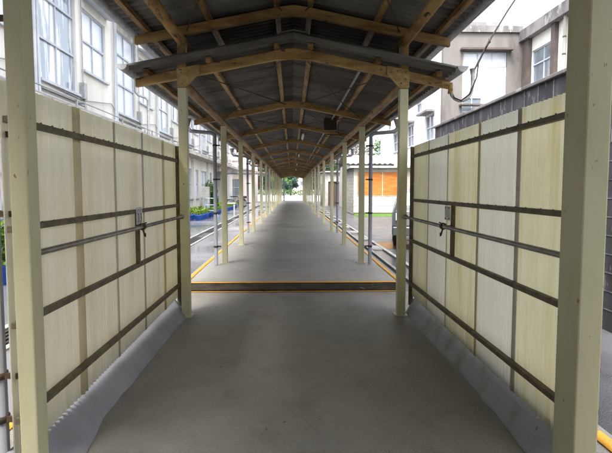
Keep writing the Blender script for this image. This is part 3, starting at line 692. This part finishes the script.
# ---- shed with orange window
sh = thing('shed', (6, 30, 0), 'cream shed with wide orange blind behind the right hand posts', 'shed')
y0 = 30.0; xs0, xs1 = 3.62, 10.5
m = MB()
for k in range(13):
    z = .12 + k * .2
    if 1.10 <= z <= 2.45: 
        m.box((xs0, y0, z), (xs0 + .18, y0 + .04, z + .19)); m.box((xs0 + 3.2, y0, z), (xs1, y0 + .04, z + .19)); continue
    m.prism([(xs0, y0 + .04, z), (xs0, y0 - .008, z), (xs0, y0 + .006, z + .195), (xs0, y0 + .04, z + .195)], (xs1 - xs0, 0, 0))
m.build('siding', M['siding'], sh)
m = MB(); m.box((xs0, y0 + .045, 0), (xs1, y0 + 4, 2.7)); m.build('block_body', M['block_side'], sh)
m = MB()
for k in range(13): m.box((xs0 - .003, y0 + .05, .2 * k + .195), (xs0 - .0005, y0 + 4, .2 * k + .207))
for k in range(9): m.box((xs0 - .003, y0 + .2 + .42 * k, .0), (xs0 - .0005, y0 + .212 + .42 * k, 2.7))
m.build('block_joint', M['parapet'], sh)
m = MB()
for k in range(17):
    z = 1.13 + k * .0795; m.prism([(xs0 + .19, y0 + .03, z), (xs0 + .19, y0 - .012 + .002 * (k % 3), z + .004), (xs0 + .19, y0 - .006, z + .0785), (xs0 + .19, y0 + .03, z + .0785)], (2.99, 0, 0))
m.build('orange_blind', M['orange'], sh)
m = MB()
for xx in (.19, 1.68, 3.15): m.box((xs0 + xx - .01, y0 - .03, 1.08), (xs0 + xx + .03, y0 - .012, 2.5))
for z in (1.08, 2.48): m.box((xs0 + .22, y0 - .027, z), (xs0 + 3.13, y0 - .013, z + .02))
m.build('window_frame', M['siding'], sh)
m = MB(); m.box((xs0 - .25, y0 - .35, 2.72), (xs1 + .2, y0 + 4.3, 2.84)); m.build('roof', M['roof_grey'], sh)
m = MB(); m.box((xs0, y0 - .02, -.02), (xs1, y0 - .0085, .1)); m.build('plinth', M['clamp'], sh)
# grey hip roof buildings beyond the shed
lr = thing('low_outbuilding', (7, 38, 0), 'low outbuilding with ragged grey roof beyond the shed', 'building')
m = MB(); m.box((4.1, 37, -.02), (12, 44, 3.3)); m.build('wall', M['block_side'], lr)
m = MB()
rows = [[(3.9 + 8.5 * i / 90, 36.6 + 8 * t_, 3.32 + (.85 - abs(t_ - .5) * 1.7) + .04 * math.sin(i * 1.57)) for t_ in (0, .25, .5, .75, 1)] for i in range(91)]
m.slab(rows, (0, 0, .03)); m.build('roof', M['roof_grey'], lr)
# grey walled store seen between the right posts further on
st = thing('grey_store', (4, 47, 0), 'grey walled store with dark doorway between the far right posts', 'building')
O4, u4, n4 = (2.75, 46, -.03), (1, 0, 0), (0, -1, 0)
facade(O4, u4, n4, 5, 3.0, [(.5, 0.001, 1.5, 2.2), (2.2, .9, 3.6, 2.1)], .2).build('wall', M['kerb'], st)
window(st, O4, u4, n4, (2.2, .9, 3.6, 2.1), 2, (), 'glass_dark')
m = MB(); obox(m, O4, u4, n4, .51, 1.49, .01, 2.19, -.15, -.1); m.build('door', M['clamp'], st)
m = MB(); m.box((2.75, 46.21, -.03), (7.75, 50, 2.95)); m.build('rear_block', M['kerb'], st)
m = MB(); m.box((2.6, 45.7, 2.98), (7.9, 50.2, 3.1)); m.build('roof', M['roof_grey'], st)

# ---- distant beige house
hs = thing('far_house', (3.5, 160, 0), 'pale beige house standing between far trees beyond the walkway end', 'house')
m = MB(); m.box((.2, 160, 0), (4.2, 168, 5.2)); m.build('wall', M['beige_far'], hs)
m = MB(); m.prism([(-.3, 159.5, 5.2), (4.7, 159.5, 5.2), (2.2, 159.5, 6.4)], (0, 9, 0)); m.build('roof', M['roof_grey'], hs)
for a_ in (.9, 2.6): m = MB(); m.box((a_, 159.93, 2.6), (a_ + .95, 159.98, 3.9)); m.build('window', M['glass_dark'], hs)

# ================================================================== PLANTS
def tree(x, y, h, spread, leafm, label, n=2600, size=.22, trunk_h=.35, group=None):
    t = thing('tree', (x, y, 0), label, 'tree', group)
    m = MB(); pts = []; th = h * trunk_h
    pts = [(x, y, -.03), (x + .06 * spread, y, th * .5), (x - .03 * spread, y, th), (x + .02 * spread, y, h * .7)]
    r = .03 * h; m.tube(pts, [r, r * .8, r * .65, r * .2], 8)
    bl = []
    for k in range(9):
        a = random.uniform(0, 6.28); rr = random.uniform(.3, .75) * spread; zz = random.uniform(th * 1.05, h * .86)
        e = (x + rr * math.cos(a), y + rr * math.sin(a), zz)
        m.tube([(x, y, th * random.uniform(.7, 1)), ((x + e[0]) / 2, (y + e[1]) / 2, (th + zz) / 2 + .1), e], [r * .4, r * .28, r * .08], 6)
        q = spread * random.uniform(.32, .52); bl.append((*e, q, q, q * .75))
    bl.append((x, y, h * .85, spread * .45, spread * .45, h * .15))
    m.build('trunk', M['bark'], t)
    f = MB(); f.leaves(bl, n, size); f.build('crown', M[leafm], t); return t
tree(-3.2, 128, 8.5, 4.0, 'leaf_light', 'light green tree beyond the walkway end, left of the dark round one', 3600, .30, .25)
tree(-9.5, 126, 9, 4.5, 'leaf_mid', 'broad mid green tree far off behind the left posts', 3600, .32, .25)
tree(-.4, 118, 5.0, 2.3, 'leaf_blue', 'dark bluish round tree at the centre of the walkway end', 2600, .24, .2)
tree(7.2, 124, 9, 4.4, 'leaf_dark', 'dark tree right of the beige far house', 3600, .32, .25)
tree(4.4, 135, 9, 1.6, 'leaf_mid', 'slim green tree directly beside the beige far house', 1800, .28, .25)
tree(14, 128, 10, 5, 'leaf_mid', 'large tree far off behind the right hand posts', 3600, .34, .25)
tree(-17, 132, 10, 5, 'leaf_dark', 'dark tree at the far left beyond the pink building', 3000, .34, .25)
tree(-4.0, 67, 6.0, 1.8, 'leaf_blue', 'bluish tree seen between left posts past the flat canopy', 2600, .16, .3)
tree(6.3, 53, 7.6, 2.3, 'leaf_brown', 'sparse brown branched tree above the low outbuilding roof', 1500, .12, .3)
tree(9.8, 57, 7.2, 2.6, 'leaf_mid', 'green tree above the roof beyond the shed', 1800, .16, .3)
h = MB(); h.leaves([(x_, 114, .75, 1.5, .9, .9) for x_ in range(-34, 36, 2)], 14000, .15)
tag(h.build('hedge', M['leaf_mid']), 'clipped green hedge closing the far yard below the trees', 'hedge')

def shrub(name, loc, blobs, n, size, lm, label, cat='shrub'):
    t = thing(name, loc, label, cat); x, y, z = loc
    m = MB()
    for k in range(6):
        a = k * 1.05; m.tube([(x, y, 0), (x + .12 * math.cos(a), y + .12 * math.sin(a), .6), (x + .25 * math.cos(a), y + .25 * math.sin(a), 1.2)], [.02, .015, .006], 5)
    m.build('stem', M['bark'], t)
    f = MB(); f.leaves(blobs, n, size); f.build('foliage', M[lm], t); return t
shrub('shrub', (-4.75, 30.2, 0), [(-4.75, 30.2, 1.3, .45, .45, .8), (-4.6, 30.2, .7, .4, .4, .5)], 1600, .07, 'leaf_mid', 'bright green bush behind the short concrete pillar in the left yard')
cp = MB(); cp.box((-5.05, 29.0, 0), (-4.66, 29.35, 1.62)); tag(cp.build('concrete_pillar', M['kerb'], bevel=.02), 'short pale concrete pillar in front of the green bush', 'pillar')
shrub('shrub', (-5.4, 34.0, 0), [(-5.4, 34, .6, .5, .9, .5)], 1200, .06, 'leaf_brown', 'low brownish shrub at the school wall behind the pots')

def pot(x, y, sc, leafm, label, group, nl=60, tall=1.0):
    t = thing('potted_plant', (x, y, .0), label, 'potted plant', group)
    m = MB(); m.lathe((x, y, 0), [(0, .002), (.11 * sc, .002), (.15 * sc, .22 * sc), (.165 * sc, .22 * sc), (.165 * sc, .25 * sc), (.145 * sc, .25 * sc), (.14 * sc, .21 * sc), (0, .21 * sc)], 14)
    m.build('pot', M['blue_pot'], t)
    f = MB()
    for k in range(nl):
        a = random.uniform(0, 6.28); rr = random.uniform(.02, .2) * sc; zz = random.uniform(.24, .24 + .22 * tall) * sc
        p = Vector((x + rr * math.cos(a), y + rr * math.sin(a), zz + .02)); dr = Vector((math.cos(a), math.sin(a), random.uniform(-.2, .9))).normalized() * .075 * sc
        w = Vector((-math.sin(a), math.cos(a), random.uniform(-.3, .3))) * .035 * sc
        f.add([p - dr, p - w, p + dr, p + w], [(0, 1, 2, 3)])
    for k in range(8):
        a = random.uniform(0, 6.28); f.tube([(x, y, .2 * sc), (x + .12 * sc * math.cos(a), y + .12 * sc * math.sin(a), .38 * sc)], .005 * sc, 4)
    f.build('leaves', M[leafm], t); return t
GP = 'blue pots of bedding plants in rows in the left yard'
kinds = [pot(-4.45, 24.4, 1.05, 'leaf_yel', 'blue pot of yellow green leaves in the rows before the school', GP),
         pot(-4.89, 24.5, 1.05, 'leaf_lemon', 'blue pot of plain green leaves in the rows before the school', GP)]
for i in range(22):
    for j in range(3):
        if (i, j) in ((0, 0), (0, 1)) or (i in (9, 10)): continue
        src = kinds[(i * 2 + j * 3 + (i % 3 == 1)) % 2]
        c2 = copy_tree(src); c2.location = (-4.42 - j * .47 + random.uniform(-.04, .04), 24.4 + i * .74 + random.uniform(-.1, .1), 0)
        c2.rotation_euler.z = random.uniform(0, 6)
GN = 'blue pots beside the left drain near the camera'
a = pot(-4.55, 8.15, 1.35, 'leaf_lemon', 'green potted plant in blue pot at the left edge beside the near post', GN, 150, 2.2)
for (x_, y_) in ((-4.9, 8.6), (-4.5, 8.95), (-5.0, 9.5), (-4.55, 9.9), (-4.75, 7.4)):
    c2 = copy_tree(a); c2.location = (x_, y_, 0); c2['label'] = 'blue pot of green leaves near the left edge behind the screen'; c2.rotation_euler.z = random.uniform(0, 6)
# pale blue plant stand, white bench, rack of bicycles
t = thing('plant_stand', (-4.2, 27.2, 0), 'pale blue wire plant stand rising among the blue pots', 'stand')
m = MB()
for sx in (-.35, .35):
    for sy in (-.2, .2): m.tube([(-4.3 + sx, 27.2 + sy, 0), (-4.3 + sx * .6, 27.2 + sy, 1.0)], .018, 6)
m.build('leg', M['pblue'], t)
m = MB()
for z, w in ((.35, .32), (.65, .28), (1.0, .22)): m.box((-4.3 - w, 26.98, z), (-4.3 + w, 27.42, z + .03))
m.build('shelf', M['pblue'], t)
t = thing('white_bench', (-3.75, 31, 0), 'small white bench beside the left drain', 'bench')
m = MB(); m.box((-4.1, 30.8, .62), (-3.4, 31.2, .68)); m.build('seat', M['lamp'], t)
for x_ in (-4.05, -3.5):
    m = MB(); m.box((x_, 30.85, 0), (x_ + .05, 31.15, .62)); m.build('leg', M['lamp'], t)
def bicycle(x, y, label):
    t = thing('bicycle', (x, y, 0), label, 'bicycle', 'bicycles parked under the flat canopy')
    for dx in (-.5, .5):
        m = MB(); m.tube([(x + dx + .32 * math.cos(R(20 * k)), y, .34 + .32 * math.sin(R(20 * k))) for k in range(19)], .02, 6); w = m.build('wheel', M['tyre'], t)
        m = MB()
        for k in range(8): m.tube([(x + dx, y, .34), (x + dx + .31 * math.cos(R(45 * k)), y, .34 + .31 * math.sin(R(45 * k)))], .003, 4)
        m.build('spokes', M['grey_metal'], w)
    m = MB(); m.tube([(x - .5, y, .34), (x - .15, y, .8), (x + .35, y, .82), (x - .02, y, .32), (x - .5, y, .34)], .018, 6); m.tube([(x - .02, y, .32), (x - .17, y, .88)], .016, 6); m.tube([(x + .5, y, .34), (x + .33, y, .98)], .016, 6); m.build('frame', M['grey_metal'], t)
    m = MB(); m.box((x - .3, y - .06, .87), (x - .05, y + .06, .93)); m.build('saddle', M['tyre'], t)
    m = MB(); m.tube([(x + .25, y - .26, 1.0), (x + .34, y - .1, 1.0), (x + .34, y + .1, 1.0), (x + .25, y + .26, 1.0)], .014, 6); m.build('handlebar', M['grey_metal'], t)
    m = MB(); m.box((x + .42, y - .14, .72), (x + .68, y + .14, .92)); m.build('basket', M['clamp'], t)
    return t
b0 = bicycle(-4.6, 40.6, 'grey bicycle parked under the flat canopy in the left yard')
for k in range(1, 6):
    c2 = copy_tree(b0); c2.location = (-4.6 + .12 * (k % 2), 40.6 + k * .5, 0)

# grey post at the far end of the floor
m = MB(); m.tube([(-.95, 61.0, .12), (-.95, 61.0, 3.05)], .075, 12); m.lathe((-.95, 61, .12), [(.13, 0), (.13, .03), (.08, .05)], 12)
tag(m.build('grey_post', M['grey_pipe']), 'thick grey post standing at the far end of the walkway floor', 'post')

# ---- parked car, only its corner shows beyond the right post
def car(x, y):
    t = thing('parked_car', (x, y, 0), 'grey parked car just showing past the right post', 'car')
    prof = [(-2.0, .35), (-2.05, .6), (-1.98, .95), (-1.85, 1.05), (-1.55, 1.42), (-.9, 1.5), (.1, 1.48), (.75, 1.02), (1.7, .88), (1.95, .7), (2.0, .35)]
    rows = []
    for k, q in enumerate([-1, -.97, -.88, -.6, 0, .6, .88, .97, 1]):
        row = []
        for (py, pz) in prof:
            top = max(0, (pz - .95) / .55); w = .84 - .17 * top; shr = 1 - (.06 if abs(q) > .95 else (.02 if abs(q) > .85 else 0))
            row.append((x + q * w, y + py * shr, .35 + (pz - .35) * (1 - (.06 if abs(q) > .95 else .015 if abs(q) > .85 else 0))))
        rows.append(row)
    m = MB(); ni, nj = len(rows), len(prof); vs = [p for r_ in rows for p in r_]
    fs = [(i * nj + j, i * nj + j + 1, (i + 1) * nj + j + 1, (i + 1) * nj + j) for i in range(ni - 1) for j in range(nj - 1)]
    fs += [tuple(range(nj)), tuple((ni - 1) * nj + j for j in range(nj))[::-1]] + [(i * nj, (i + 1) * nj, (i + 1) * nj + nj - 1, i * nj + nj - 1) for i in range(ni - 1)]
    m.add(vs, fs, False); m.build('body', M['car'], t, bevel=.03)
    for sx in (-1, 1):
        for sy in (-1.25, 1.25):
            w = MB(); w.lathe((x + sx * .72 - .1, y + sy, .31), [(.0, 0), (.2, 0), (.29, .01), (.31, .04), (.31, .17), (.29, .2), (.2, .2), (0, .2)], 24, 'X'); wo = w.build('tyre', M['tyre'], t)
            w = MB(); w.lathe((x + sx * .825 - .01, y + sy, .31), [(0, 0), (.19, 0), (.19, .02), (0, .02)], 16, 'X'); w.build('rim', M['grey_metal'], wo)
        w = MB(); w.box((x + sx * .62 - .13, y - 2.06, .72), (x + sx * .62 + .13, y - 2.0, .9)); w.build('headlight', M['glass_frost'], t, bevel=.01)
    w = MB(); w.add([(x - .6, y - 1.85, 1.08), (x + .6, y - 1.85, 1.08), (x + .55, y - 1.63, 1.38), (x - .55, y - 1.63, 1.38), (x - .6, y - 1.80, 1.06), (x + .6, y - 1.80, 1.06), (x + .55, y - 1.58, 1.36), (x - .55, y - 1.58, 1.36)], [(0, 1, 2, 3), (7, 6, 5, 4), (0, 3, 7, 4), (1, 5, 6, 2), (3, 2, 6, 7), (1, 0, 4, 5)]); w.build('windscreen', M['glass_dark'], t)
    w = MB(); w.box((x - .82, y - 2.09, .34), (x + .82, y - 1.97, .56)); w.build('bumper', M['car'], t, bevel=.02)
    return t
cr = car(3.72, 14.5); cr.rotation_euler.z = -R(11.5)
